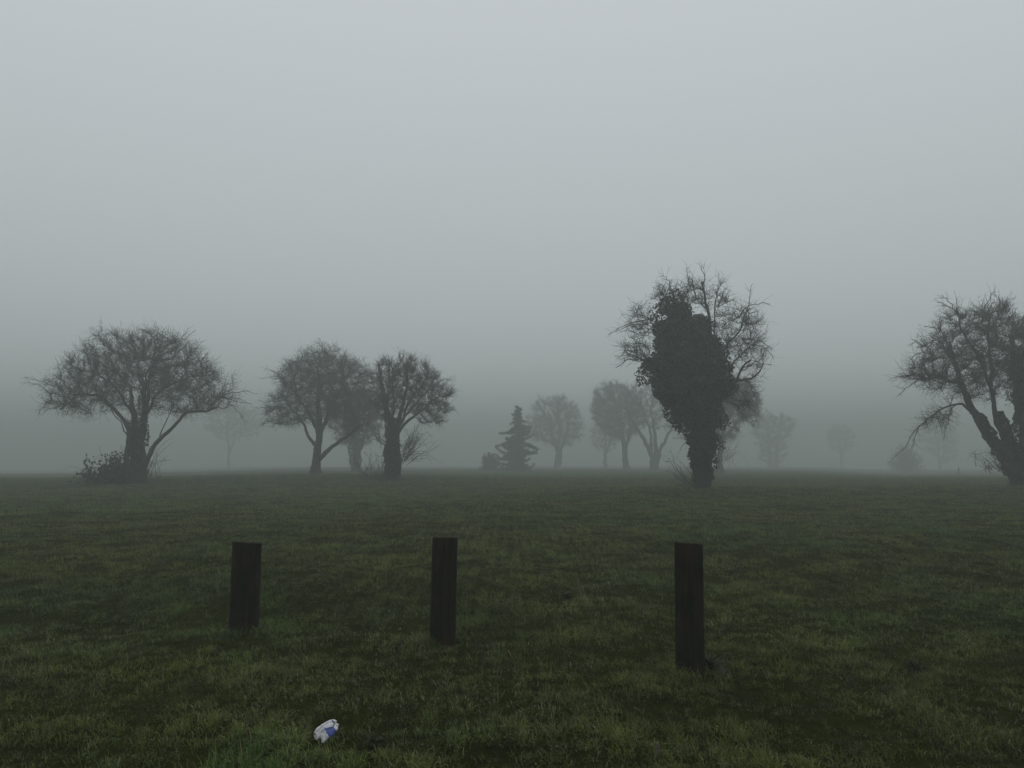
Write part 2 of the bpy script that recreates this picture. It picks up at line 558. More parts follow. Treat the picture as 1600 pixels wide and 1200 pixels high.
    if len(src) and twigs:
        cz = np.average([e[1] for e in env]) * s; cx = np.average([e[0] for e in env], weights=[e[2] ** 2 for e in env]) * s
        ctr = np.array([cx, 0, cz * 0.75])
        sp = rg.choice(src, twigs)
        q = parent[sp]
        o0 = pos[sp] + (pos[q] - pos[sp]) * rg.random((twigs, 1))
        bd = unit(pos[sp] - pos[q])
        out = unit(o0 - ctr)
        d = unit(0.6 * bd + 0.55 * out + spread * unit(rg.normal(0, 1, (twigs, 3))) + np.array([0, 0, up]))
        L = tl * (0.35 + 0.9 * rg.random(twigs) ** 1.3)
        K = 5
        pts = [o0]; dd = d
        for k in range(1, K):
            dd = unit(dd + rg.normal(0, 0.38, (twigs, 3)) + np.array([0, 0, up * 0.25 - droop * k * 0.12]))
            pts.append(pts[-1] + dd * (L / (K - 1))[:, None])
        Pt = np.stack(pts, 1)
        Rt = tw / 2 * np.linspace(1.1, 0.45, K)[None] * (0.7 + 0.6 * rg.random((twigs, 1)))
        v, f = tubes(Pt, Rt, 3, rg); crown.add(v, f)
        # side twigs
        n2 = int(twigs * 1.4)
        a = rg.integers(0, twigs, n2); k = rg.integers(1, K - 1, n2); fr = rg.random((n2, 1))
        o1 = Pt[a, k] * (1 - fr) + Pt[a, k + 1] * fr
        d1 = unit(unit(Pt[a, k + 1] - Pt[a, k]) + 1.1 * unit(rg.normal(0, 1, (n2, 3))) + np.array([0, 0, up * .4]))
        L1 = L[a] * (0.25 + 0.35 * rg.random(n2))
        d2_ = unit(d1 + rg.normal(0, .3, (n2, 3)))
        P1 = np.stack([o1, o1 + d1 * (L1 * .5)[:, None], o1 + d1 * (L1 * .5)[:, None] + d2_ * (L1 * .5)[:, None]], 1)
        R1 = tw / 2 * np.array([0.75, 0.6, 0.35])[None] * np.ones((n2, 1))
        v, f = tubes(P1, R1, 3, rg); crown.add(v, f)
        if leaf:
            nlf, lsz, lc = leaf
            a = rg.integers(0, twigs, nlf); k = rg.integers(1, K, nlf)
            LP = Pt[a, k] + rg.normal(0, 0.02, (nlf, 3))
            lf = Acc()
            lf.add(*leaves(LP, lsz, rg, np.array(lc)[None] * (0.6 + 0.8 * rg.random((nlf, 1)))))
            lf.build('foliage', M_LEAF, root)
    # long wisps leaving the outline
    if wis:
        for (x0, z0, x1, z1, cnt) in wis:
            for _ in range(cnt):
                a = np.array([x0 * s, rg.normal(0, 0.3), z0 * s]) + rg.normal(0, 0.12, 3)
                b = np.array([x1 * s, rg.normal(0, 0.4), z1 * s]) + rg.normal(0, 0.16, 3)
                t = np.linspace(0, 1, 9)[:, None]
                a = pos[int(((pos - a) ** 2).sum(1).argmin())]
                p = a + (b - a) * t + (lambda c: c - c[0])(np.cumsum(rg.normal(0, 0.035, (9, 3)), 0))
                p[:, 2] += 0.12 * np.sin(t[:, 0] * 3.0)
                v, f = tubes(p[None], np.linspace(0.016, 0.005, 9)[None], 4, rg); crown.add(v, f)
                kk = 16
                i = rg.integers(1, 8, kk)
                o1 = p[i]; dd1 = unit(unit(p[i + 1 - (i == 8)] - p[i - 1]) + 0.9 * unit(rg.normal(0, 1, (kk, 3))))
                L1 = 0.12 + 0.3 * rg.random(kk)
                d2_ = unit(dd1 + rg.normal(0, .3, (kk, 3)))
                P1 = np.stack([o1, o1 + dd1 * (L1 * .5)[:, None], o1 + dd1 * (L1 * .5)[:, None] + d2_ * (L1 * .5)[:, None]], 1)
                v, f = tubes(P1, tw / 2 * np.array([0.9, 0.7, 0.4])[None] * np.ones((kk, 1)), 3, rg); crown.add(v, f)
    # thin shoots from the base: (x, z, spreadpx, count, length px, leanx)
    P1s = None
    if shoots:
        for (x0, z0, sp_, cnt, ln, lean) in shoots:
            o0 = np.stack([(x0 + rg.normal(0, sp_, cnt)) * s, rg.normal(0, sp_ * s, cnt), np.maximum(0, z0 + rg.normal(0, 4, cnt)) * s], 1)
            d = unit(np.stack([lean + rg.normal(0, .55, cnt), rg.normal(0, .5, cnt), 0.8 + 0.5 * rg.random(cnt)], 1))
            L = ln * s * (0.4 + 0.7 * rg.random(cnt)); K = 6
            pts = [o0]; dd = d
            for k in range(1, K):
                dd = unit(dd + rg.normal(0, 0.34, (cnt, 3)))
                pts.append(pts[-1] + dd * (L / (K - 1))[:, None])
            Pt = np.stack(pts, 1)
            v, f = tubes(Pt, np.linspace(0.011, 0.004, K)[None] * np.ones((cnt, 1)), 3, rg); crown.add(v, f)
            n2 = cnt * 7
            a = rg.integers(0, cnt, n2); k = rg.integers(1, K, n2)
            o1 = Pt[a, k]
            d1 = unit(rg.normal(0, 1, (n2, 3)) + np.array([lean * .5, 0, .35]))
            L1 = 0.08 + 0.2 * rg.random(n2)
            P1 = np.stack([o1, o1 + d1 * (L1 * .5)[:, None], o1 + (d1 + rg.normal(0, .2, (n2, 3))) * L1[:, None]], 1)
            v, f = tubes(P1, tw / 2 * np.array([0.8, 0.6, 0.4])[None] * np.ones((n2, 1)), 3, rg); crown.add(v, f)
            P1s = P1 if P1s is None else P1s
    if shoots and shoot_leaves:
        a = rg.integers(0, n2, shoot_leaves)
        lfa = Acc(); lfa.add(*leaves(P1s[rg.integers(0, len(P1s), shoot_leaves), 2] + rg.normal(0, .03, (shoot_leaves, 3)), 0.085, rg, np.array([[0.028, 0.026, 0.015]]) * (0.6 + 0.8 * rg.random((shoot_leaves, 1)))))
        lfa.build('scrub_leaves', M_LEAF, root)
    trunk.build('trunk', M_BARK, root, smooth=True)
    crown.build('crown', M_TWIG, root)
    if ivy or ivytrunk:
        iv = Acc()
        if ivy:
            nb = 330
            C = in_env(nb, ivy, s, rg, 0.6, 0.8)
            br = 0.14 + 0.22 * rg.random(nb)
            b = rg.integers(0, nb, ivy_n)
            d = unit(rg.normal(0, 1, (ivy_n, 3)))
            LP = C[b] + d * (br[b] * (0.65 + 0.4 * rg.random(ivy_n)))[:, None]
            tone = (0.45 + 1.1 * rg.random(nb))[b][:, None] * (0.6 + 0.8 * rg.random((ivy_n, 1)))  # tone per clump also paints light and dark gaps into the ivy
            iv.add(*leaves(LP, ivysize, rg, np.array([[0.018, 0.026, 0.013]]) * tone))
        if ivytrunk:
            for (x0, z0, x1, z1, rr, rr1, cnt) in ivytrunk:
                t = rg.random(cnt)
                thx = rg.random(cnt) * 6.283; lump = 0.55 + 0.85 * vnoise(t * 5 * abs(z1 - z0) / 40, thx * 0.9 + rr, seed)
                th = thx
                rad_ = (rr + (rr1 - rr) * t) * s * lump * (0.8 + 0.25 * rg.random(cnt))
                LP = np.stack([(x0 + (x1 - x0) * t) * s + np.cos(th) * rad_, np.sin(th) * rad_, (z0 + (z1 - z0) * t) * s], 1)
                iv.add(*leaves(LP, ivysize, rg, np.array([[0.018, 0.025, 0.013]]) * (0.5 + 0.9 * rg.random((cnt, 1)))))
        iv.build('ivy', M_IVY, root)
    return root

# ---- broad hawthorn at the left
make_tree('hawthorn_tree', 213, 757, 29,
    [([(-4, 0), (-5, 35), (-2, 70), (-6, 105), (-14, 150)], 16, 5),
     ([(6, 0, 3), (7, 35, 4), (4, 75, 4), (10, 120, 3), (14, 185)], 13, 4),
     ([(-12, 0, -5), (-12, 40, -8), (-8, 80, -8), (-22, 108, -12), (-50, 138, -14), (-95, 140, -10), (-125, 118)], 9, 3),
     ([(12, 20), (22, 52), (38, 75), (60, 96), (78, 114), (104, 112), (122, 122)], 8, 3),
     ([(0, 95), (-25, 125, 14), (-60, 165, 22), (-90, 178, 16)], 6, 2.5),
     ([(4, 95), (30, 135, -14), (62, 160, -20), (95, 170, -10)], 6, 2.5),
     ([(-20, 78), (-32, 96), (-42, 118), (-60, 140)], 2.2, 1.2),
     ([(30, 66), (44, 96), (52, 122), (64, 140)], 2.0, 1.0),
     ([(0, 100, 5), (-5, 140, 25), (-20, 200, 30)], 6, 2.5), ([(3, 100), (22, 150, -25), (35, 200, -30)], 5, 2)],
    [(-75, 150, 62, 42), (68, 152, 66, 46), (-58, 182, 50, 44), (55, 184, 52, 44), (0, 172, 60, 62), (-108, 136, 38, 28), (108, 146, 32, 34), (-22, 205, 48, 38), (28, 205, 45, 34)],
    'broad spreading hawthorn with low scrub at its foot, leftmost tree in the fog',
    group='bare hawthorn trees in the fog', seed=11, n_attr=3600, RS=0.54, twigs=12000, r_tip=0.0065, tw=0.0085, tl=0.50, up=0.2, clump=0.4,
    shoot_leaves=2600, shoots=[(-34, 0, 13, 110, 52, -0.3), (-8, 0, 10, 30, 80, -0.2), (20, 0, 8, 14, 75, 0.2)],
    wis=[(-140, 150, -190, 163, 2), (130, 140, 172, 128, 3), (-130, 130, -150, 112, 3), (-60, 215, -95, 235, 2), (60, 200, 78, 235, 2), (-5, 230, -28, 248, 2), (30, 225, 12, 248, 2), (140, 130, 165, 108, 1)],
    ivytrunk=[(-3, 0, -3, 40, 12, 9, 1800), (-3, 40, -5, 100, 9, 12, 2400), (8, 60, 6, 140, 9, 7, 1000)], ivysize=0.06)

# ---- dense hawthorn left of centre
make_tree('hawthorn_tree', 493, 741, 38,
    [([(0, 0), (2, 35), (4, 70), (2, 110), (0, 165)], 11, 4),
     ([(4, 22), (20, 38), (34, 52), (52, 60), (75, 80)], 6, 2.5),
     ([(-2, 42), (-12, 56), (-20, 80), (-45, 110)], 4.5, 2),
     ([(0, 60), (-12, 95, -12), (-35, 140, -18)], 5, 2), ([(4, 62), (16, 100, 12), (40, 145, 16)], 6, 2)],
    [(-42, 106, 36, 32), (0, 135, 56, 58), (45, 130, 48, 50), (-26, 148, 36, 32), (18, 160, 50, 34), (-58, 98, 24, 26), (60, 100, 34, 36)],
    'rounded dense hawthorn with a forked pale-stemmed trunk, second of the near row from the left',
    group='bare hawthorn trees in the fog', seed=23, n_attr=3000, r_tip=0.009, twigs=14000, tw=0.0095, tl=0.50, up=0.2, spread=0.9, clump=0.3,
    wis=[(-75, 95, -92, 108, 2), (10, 185, 4, 200, 3), (-60, 150, -75, 160, 2)])

make_tree('hawthorn_tree', 555, 741, 58,
    [([(0, 0), (1, 30), (-2, 60), (-6, 100)], 11, 4), ([(2, 30), (14, 60), (22, 95)], 7, 3)],
    [(-10, 85, 36, 44), (14, 90, 34, 42), (0, 62, 28, 24)],
    'hazy hawthorn squeezed between the rounded hawthorn and the upright pollarded tree, partly hidden by both',
    group='bare hawthorn trees in the fog', seed=29, n_attr=1400, RS=0.62, clump=0.15, r_tip=0.007, twigs=11000, tw=0.014, tl=0.42, spread=0.9,
    ivytrunk=[(0, 0, -2, 60, 7, 13, 2500)], ivysize=0.1)

# ---- pollarded upright tree
make_tree('pollarded_tree', 611, 751, 31,
    [([(-3, 0), (0, 40), (2, 80), (-6, 110), (-15, 150), (-20, 185)], 14, 3),
     ([(8, 0, 3), (10, 40, 3), (10, 80), (14, 110), (24, 150), (22, 180)], 12, 3),
     ([(-8, 0, -3), (-8, 50, -4), (-5, 85), (-12, 120), (-24, 165)], 10, 2.5),
     ([(8, 75), (28, 98), (45, 112), (70, 130)], 5, 2),
     ([(8, 85, 5), (30, 125, 5), (55, 160)], 4.5, 2), ([(4, 90, -5), (6, 130, -12), (2, 180, -14)], 4.5, 2),
     ([(10, 90, -5), (36, 120, -14), (60, 140, -20)], 4, 2), ([(0, 95, 5), (-10, 135, 18), (-8, 175, 24)], 4, 2)],
    [(-8, 155, 28, 38), (25, 150, 46, 42), (55, 135, 38, 40), (60, 110, 28, 22), (0, 120, 28, 26)],
    'upright pollarded tree with thick dark trunk and a fan of bare rods',
    group=None, seed=37, n_attr=1900, RS=0.58, r_tip=0.0065, twigs=5600, tw=0.010, tl=0.40, up=0.35, clump=0.3, spread=0.65,
    shoots=[(-22, 0, 12, 50, 50, -0.2), (20, 35, 5, 34, 62, 1.1), (24, 50, 4, 22, 50, 1.0), (-14, 60, 5, 18, 50, -0.4)],
    ivytrunk=[(0, 0, 0, 40, 10, 10, 2200), (0, 40, 2, 80, 10, 11, 2400), (2, 80, 3, 100, 11, 4, 800), (-3, 80, -10, 122, 8, 3, 800)], ivysize=0.06,
    wis=[(75, 140, 96, 150, 2), (70, 115, 90, 108, 2), (-10, 185, -15, 200, 2), (25, 180, 30, 196, 2)])

# ---- trees in the middle distance
make_tree('hawthorn_tree', 872, 735, 104,
    [([(-2, 0), (0, 25), (-8, 50), (-14, 80)], 7, 2.5), ([(2, 5), (4, 28), (12, 55), (16, 85)], 5, 2), ([(0, 20), (2, 60), (0, 95)], 4, 2),
     ([(-4, 35), (-22, 48), (-40, 50)], 3, 1.5)],
    [(-5, 82, 38, 34), (15, 72, 26, 30), (-28, 62, 24, 22), (0, 55, 36, 20)],
    'small round-headed hawthorn just right of the conifer, fading in the fog',
    group='bare hawthorn trees in the fog', seed=41, n_attr=1600, RS=0.62, clump=0.15, r_tip=0.007, step=0.18, twigs=17000, tw=0.014, tl=0.6, spread=0.9)

make_tree('hawthorn_tree', 979, 737, 84,
    [([(0, 0), (-2, 25), (-6, 55), (-14, 95)], 9, 3), ([(2, 20), (6, 60), (6, 100)], 6, 2.5)],
    [(-16, 102, 38, 34), (-30, 88, 24, 28), (2, 88, 28, 34), (-8, 66, 30, 16)],
    'full-crowned hawthorn left of the forked one, beyond the ivy tree',
    group='bare hawthorn trees in the fog', seed=43, n_attr=1600, RS=0.62, clump=0.15, r_tip=0.007, step=0.17, twigs=19000, tw=0.014, tl=0.6, spread=0.9)

make_tree('hawthorn_tree', 946, 735, 120,
    [([(0, 0), (0, 25), (2, 60)], 6, 2.5), ([(1, 20), (10, 55)], 4, 2)],
    [(0, 50, 24, 26), (6, 62, 22, 24)],
    'faint thin hawthorn ghosted in fog under the full-crowned hawthorn, its leftmost stem',
    group='bare hawthorn trees in the fog', seed=47, n_attr=700, RS=0.55, clump=0.1, r_tip=0.009, step=0.22, twigs=6000, tw=0.020, tl=0.42)

make_tree('hawthorn_tree', 1021, 739, 76,
    [([(0, 0), (0, 22), (-14, 50), (-34, 82), (-42, 100)], 9, 2.5), ([(3, 0), (4, 25), (2, 60), (-4, 100)], 8, 2.5),
     ([(5, 10), (12, 35), (26, 62), (42, 90)], 6, 2.5), ([(0, 28), (-4, 60, 8), (-16, 95, 12)], 5, 2)],
    [(-12, 110, 36, 34), (20, 100, 40, 38), (0, 92, 30, 26), (40, 85, 26, 26)],
    'vase-shaped hawthorn with forked trunk, just left behind the ivy-clad tree',
    group='bare hawthorn trees in the fog', seed=53, n_attr=1300, RS=0.62, clump=0.15, r_tip=0.007, step=0.16, twigs=6500, tw=0.016, tl=0.42, up=0.3)

make_tree('hawthorn_tree', 1124, 742, 52,
    [([(0, 0), (2, 35), (8, 70), (22, 105)], 10, 3), ([(0, 40), (-6, 80), (-8, 120)], 7, 3), ([(4, 50), (28, 80), (48, 95)], 4, 2)],
    [(30, 115, 34, 34), (12, 120, 40, 38), (44, 100, 22, 26), (10, 75, 26, 24)],
    'bushy twigged hawthorn standing close behind the ivy-clad tree on its right side',
    group='bare hawthorn trees in the fog', seed=59, n_attr=1700, RS=0.62, clump=0.15, r_tip=0.007, twigs=12000, tw=0.014, tl=0.42, spread=0.9, droop=0.5,
    shoots=[(10, 20, 8, 30, 50, 0.4)], wis=[(55, 95, 66, 84, 2)])

# ---- ivy-clad tree
make_tree('ivy_clad_tree', 1097, 762, 22,
    [([(-2, 0), (-2, 40), (-4, 90), (-18, 150), (-28, 210), (-40, 270), (-38, 300)], 14, 4),
     ([(5, 0, 3), (5, 50, 4), (6, 100), (14, 160), (16, 220), (14, 275), (6, 325)], 12, 2.5),
     ([(2, 90), (28, 130), (55, 165), (78, 200)], 7, 2.5),
     ([(-5, 95), (-40, 150), (-75, 185), (-105, 205)], 6, 2),
     ([(14, 165), (45, 215), (65, 250), (82, 280)], 5, 1.5), ([(14, 170, 12), (50, 195, 14), (85, 225, 10)], 4, 1.5),
     ([(-28, 210), (-62, 235), (-85, 270)], 4, 1.5), ([(-30, 220), (-38, 270), (-58, 310)], 4, 1.5),
     ([(14, 220), (28, 270), (30, 300)], 3, 1.5), ([(50, 180, -10), (75, 172, -14), (92, 195, -10)], 4, 1.5)],
    [(62, 240, 36, 46), (75, 215, 28, 34), (25, 290, 26, 26), (-45, 292, 32, 24), (-88, 255, 24, 34), (-92, 215, 32, 24),
     (72, 150, 20, 30), (-15, 300, 34, 20), (82, 195, 16, 20), (60, 130, 22, 22)],
    'tall tree smothered in dark ivy with bare twigs fanning out, largest and darkest tree',
    group=None, seed=67, n_attr=1200, RS=0.62, r_tip=0.005, twigs=2900, tw=0.008, tl=0.42, up=0.2, clump=0.35, spread=0.6, step=0.12,
    ivy=[(-14, 175, 58, 55), (-22, 235, 38, 40), (-36, 282, 22, 18), (-22, 262, 34, 22), (40, 178, 15, 24), (22, 225, 10, 28), (-45, 262, 32, 32), (-50, 232, 30, 24), (-20, 255, 26, 34), (0, 240, 18, 24), (12, 215, 17, 26), (-20, 205, 55, 36), (-55, 185, 36, 26), (24, 190, 26, 34),
         (-15, 160, 58, 34), (-20, 195, 50, 45), (25, 165, 24, 28), (-10, 125, 38, 32), (-2, 95, 26, 28), (0, 70, 18, 24), (0, 45, 15, 26), (-38, 290, 12, 14),
         (10, 110, 22, 20), (-25, 135, 28, 22)],
    ivy_n=66000, ivysize=0.075, ivytrunk=[(2, 0, 1, 40, 12, 13, 3000), (1, 40, -3, 85, 13, 22, 4500)],
    shoots=[(-20, 0, 7, 16, 70, -0.25), (-14, 70, 5, 10, 34, -0.8)],
    wis=[(4, 300, 4, 334, 2), (70, 225, 102, 217, 3), (-95, 205, -126, 208, 3), (-95, 235, -128, 228, 2), (75, 260, 92, 292, 3), (-45, 300, -60, 325, 2), (-75, 265, -122, 250, 2),
         (60, 180, 104, 190, 2), (-30, 300, -28, 330, 1), (25, 290, 42, 312, 2)])

# ---- leaning tree at the right edge
make_tree('leaning_tree', 1597, 760, 23,
    [([(0, 0), (-18, 38), (-48, 82), (-70, 120), (-92, 170), (-98, 215)], 17, 4),
     ([(2, 0, 5), (-14, 50, 6), (-28, 100, 6), (-38, 150), (-52, 210)], 10, 3),
     ([(8, 0, -4), (4, 60, -6), (0, 120), (-8, 180), (-6, 240)], 14, 4),
     ([(-66, 112), (-92, 128), (-120, 122), (-140, 108)], 4, 1.5), ([(-92, 160), (-120, 165), (-145, 172), (-165, 168)], 4, 1.5),
     ([(-95, 190), (-108, 225), (-118, 240)], 3, 1.2), ([(-60, 180), (-72, 225), (-92, 275)], 4, 1.5),
     ([(-40, 160), (-35, 215), (-30, 270)], 5, 2), ([(5, 120), (40, 170), (70, 220)], 7, 2), ([(10, 60), (60, 110), (110, 140)], 7, 2)],
    [(-90, 190, 58, 44), (-70, 235, 46, 44), (-30, 225, 48, 62), (15, 200, 60, 70), (-60, 170, 50, 36), (-120, 165, 34, 22), (70, 170, 60, 60), (-115, 215, 28, 32), (-122, 112, 26, 14), (-142, 172, 24, 16)],
    'large leaning tree with thick slanting trunk and bare crown cut by the right edge',
    group=None, seed=71, n_attr=3600, r_tip=0.007, twigs=11500, tw=0.009, tl=0.44, up=0.2, clump=0.4, spread=0.7,
    ivytrunk=[(-4, 6, -66, 116, 12, 7, 2200), (0, 8, -30, 118, 13, 5, 2800), (4, 6, 0, 70, 14, 15, 2400), (0, 70, 6, 165, 15, 6, 2400), (18, 60, 40, 150, 10, 6, 1500)],
    ivy=[(22, 175, 24, 40), (26, 135, 24, 30), (2, 196, 16, 20)], ivy_n=8000,
    shoots=[(-34, 30, 10, 26, 50, -0.3)],
    wis=[(-110, 240, -158, 262, 1), (-92, 265, -102, 298, 2), (-150, 170, -186, 152, 2), (-150, 172, -184, 166, 2), (-140, 112, -172, 62, 2), (-125, 118, -130, 85, 2), (-150, 215, -160, 225, 2),
         (-60, 270, -50, 298, 2), (-35, 275, -12, 298, 2), (-105, 120, -112, 90, 2), (-150, 190, -170, 196, 2)])

# ---- ghosted far trees
make_tree('hawthorn_tree', 357, 738, 150,
    [([(0, 0), (0, 30), (-4, 60)], 5, 2), ([(1, 25), (12, 55)], 3, 1.5)],
    [(-5, 75, 36, 26), (22, 72, 30, 26), (0, 58, 26, 18)],
    'very faint hawthorn deep in fog between the leftmost tree and the rounded hawthorn',
    group='faint far trees', seed=73, n_attr=900, RS=0.55, clump=0.1, r_tip=0.009, step=0.25, twigs=9000, tw=0.026, tl=0.6)
make_tree('hawthorn_tree', 1208, 737, 135,
    [([(-3, 0), (-4, 30), (-8, 60)], 8, 3), ([(5, 0), (6, 30), (12, 60)], 7, 3)],
    [(0, 58, 32, 28), (-5, 30, 17, 26), (8, 28, 15, 24), (12, 66, 24, 16)],
    'faint thick-stemmed tree in fog to the right of the ivy-clad tree',
    group='faint far trees', seed=79, n_attr=900, RS=0.55, clump=0.1, r_tip=0.009, step=0.25, twigs=13000, tw=0.026, tl=0.6)
make_tree('hawthorn_tree', 1316, 738, 178,
    [([(0, 0), (-1, 25), (-4, 50)], 4, 2), ([(1, 15), (6, 50)], 3, 1.5)],
    [(0, 46, 22, 22), (-4, 55, 18, 14)],
    'barely visible slender tree in fog left of the round bush',
    group='faint far trees', seed=83, n_attr=500, RS=0.55, clump=0.1, r_tip=0.009, step=0.25, twigs=5000, tw=0.03, tl=0.6)
make_tree('hawthorn_tree', 1470, 743, 158,
    [([(0, 0), (-2, 30), (-6, 55)], 5, 2), ([(2, 10), (10, 50)], 4, 2)],
    [(-4, 50, 30, 26), (8, 30, 20, 22), (10, 58, 20, 18)],
    'faint scrubby tree in fog right of the round bush',
    group='faint far trees', seed=89, n_attr=700, RS=0.55, clump=0.1, r_tip=0.009, step=0.25, twigs=8000, tw=0.03, tl=0.6)

# ------------------------------------------------------------------ bushes
def make_bush(name, px, py, D, rx, rz, label, seed, n_st=160, leafn=9000, col=(0.045, 0.042, 0.026)):
    rg = np.random.default_rng(seed)
    s = D / FPX
    loc = at(px, py, D * FAR); bz = gz(loc.x, loc.y)
    print('BUSH', px, 'off px', round((loc.z - bz) / s / FAR, 1))
    root = thing(name, (loc.x, loc.y, bz - 0.02), label, 'bush')
    root.scale = (FAR, FAR, FAR)
    st = Acc(); lf = Acc()
    d = rg.normal(0, 1, (n_st, 3)); d[:, 2] = np.abs(d[:, 2]) * 1.2 + 0.1; d = unit(d)
    lum = 0.8 + 0.35 * rg.random(n_st)
    K = 7
    t = np.linspace(0, 1, K)[None, :, None]
    tip = d * np.array([rx, rx * 0.9, rz]) * s * lum[:, None]
    P = tip[:, None] * t ** np.array([1.15, 1.15, 0.85])[None, None] + np.cumsum(rg.normal(0, 0.012, (n_st, K, 3)), 1) * t
    v, f = tubes(P, np.linspace(0.018, 0.006, K)[None] * np.ones((n_st, 1)), 3, rg); st.add(v, f)
    n2 = n_st * 40
    a = rg.integers(0, n_st, n2); k = rg.integers(2, K, n2)
    o1 = P[a, k] + rg.normal(0, .03, (n2, 3))
    d1 = unit(unit(o1) * 0.5 + rg.normal(0, .7, (n2, 3)) + np.array([0, 0, .3])); L = 0.08 + .14 * rg.random(n2)
    P1 = np.stack([o1, o1 + d1 * L[:, None]], 1)
    v, f = tubes(P1, np.array([0.006, 0.003])[None] * np.ones((n2, 1)), 3, rg); st.add(v, f)
    a = rg.integers(0, n2, leafn)
    LP = P1[a, 1] + rg.normal(0, 0.03, (leafn, 3))
    LP[:, 2] = np.abs(LP[:, 2])
    lf.add(*leaves(LP, 0.07, rg, np.array([col]) * (0.5 + rg.random((leafn, 1)))))
    st.build('stems', M_TWIG, root); lf.build('foliage', M_LEAF, root)
    return root
make_bush('round_bush', 766, 738, 70, 15, 26, 'small low bush at the left foot of the conifer', 5, 120, 7000)
make_bush('round_bush', 1416, 744, 98, 25, 42, 'rounded dark bush standing alone in fog near the right', 6, 220, 16000)

def make_conifer(px, py, D):
    rg = np.random.default_rng(97)
    s = D / FPX
    loc = at(px, py, D * FAR); bz = gz(loc.x, loc.y)
    root = thing('conifer_tree', (loc.x, loc.y, bz - 0.02), 'small ragged conifer with dark tiered boughs beside the low bush', 'conifer')
    root.scale = (FAR, FAR, FAR)
    tr = Acc(); cr = Acc(); nd = Acc()
    H = 104 * s
    z = np.linspace(0, 1, 16)
    P = np.stack([0.05 * np.sin(z * 5), 0.04 * np.cos(z * 4), z * H], 1)
    v, f = tubes(P[None], ((1 - z) * 0.085 + 0.008)[None], 8, rg, 0.1); tr.add(v, f)
    prof_z = np.array([0, 12, 25, 38, 48, 58, 66, 76, 86, 96, 104]) * s
    prof_r = np.array([30, 38, 38, 32, 30, 32, 26, 17, 9, 6, 2]) * s
    nb = 105
    LP = []; LD = []
    for i in range(nb):
        t = (i + rg.random()) / nb
        zz = H * (0.03 + 0.95 * t ** 1.05)
        rr = np.interp(zz, prof_z, prof_r) * (0.35 + 0.80 * rg.random())
        th = i * 2.4 + rg.normal(0, .3)
        K = 8
        u = np.linspace(0, 1, K)
        q = np.stack([np.cos(th) * rr * u, np.sin(th) * rr * u, zz - 0.14 * rr * u * 2 + 0.38 * rr * u ** 2.5 * (2.0 * rg.random() - 0.3)], 1) + np.cumsum(rg.normal(0, .03, (K, 3)), 0) * u[:, None]
        v, f = tubes(q[None], np.linspace(0.02, 0.005, K)[None], 4, rg); cr.add(v, f)
        m = int(60 + 200 * rr)
        a = rg.random(m) ** 0.8 * (K - 1); ia = np.minimum(a.astype(int), K - 2); fr = (a - ia)[:, None]
        o = q[ia] * (1 - fr) + q[ia + 1] * fr
        d = unit(unit(q[ia + 1] - q[ia]) * 0.7 + 0.9 * unit(rg.normal(0, 1, (m, 3))) + np.array([0, 0, -0.05]))
        L = (0.10 + 0.30 * rg.random(m)) * (1.1 - 0.5 * a / (K - 1)) * min(1.0, 0.5 + rr)
        LP.append(o); LD.append(d * L[:, None])
    # sprays of needles: thin flat blades
    O = np.concatenate(LP); Dv = np.concatenate(LD); n = len(O)
    sd = unit(np.cross(Dv, rg.normal(0, 1, (n, 3)))) * 0.016
    V = np.stack([O - sd * .4, O + Dv * .5 - sd, O + Dv, O + Dv * .5 + sd], 1).reshape(-1, 3)
    i = np.arange(n)[:, None] * 4
    F = np.concatenate([i + np.array([[0, 1, 2]]), i + np.array([[0, 2, 3]])])
    c = np.array([[0.022, 0.034, 0.019]]) * (0.5 + rg.random((n, 1)))
    nd.add(V, F, np.repeat(c, 4, 0))
    tr.build('trunk', M_BARK, root, smooth=True); cr.build('boughs', M_TWIG, root); nd.build('needles', M_NEEDLE, root)
make_conifer(809, 741, 66)

# thin far stake
def make_stake(px, py, D):
    rg = np.random.default_rng(3)
    loc = at(px, py, D * FAR); bz = gz(loc.x, loc.y)
    z = np.array([-0.1, 0, 0.3, 0.55, 0.66, 0.68]); r = np.array([.06, .06, .056, .053, .05, .02])
    P = np.stack([z * 0.04, z * 0, z], 1)
    v, f = tubes(P[None], r[None], 8, rg, 0.04)
    v, f2 = v, f
    cap = np.array([[5 * 8 + i for i in range(4)], [5 * 8 + 4 + i if i < 4 else 0 for i in range(4)]])
    o = mesh_obj('wooden_stake', v, [f, cap], M_WOOD)
    o.location = (loc.x, loc.y, bz)
    o.scale = (FAR, FAR, FAR)
    tag(o, 'short thin stake far off in the fog beside the leaning tree', 'stake')

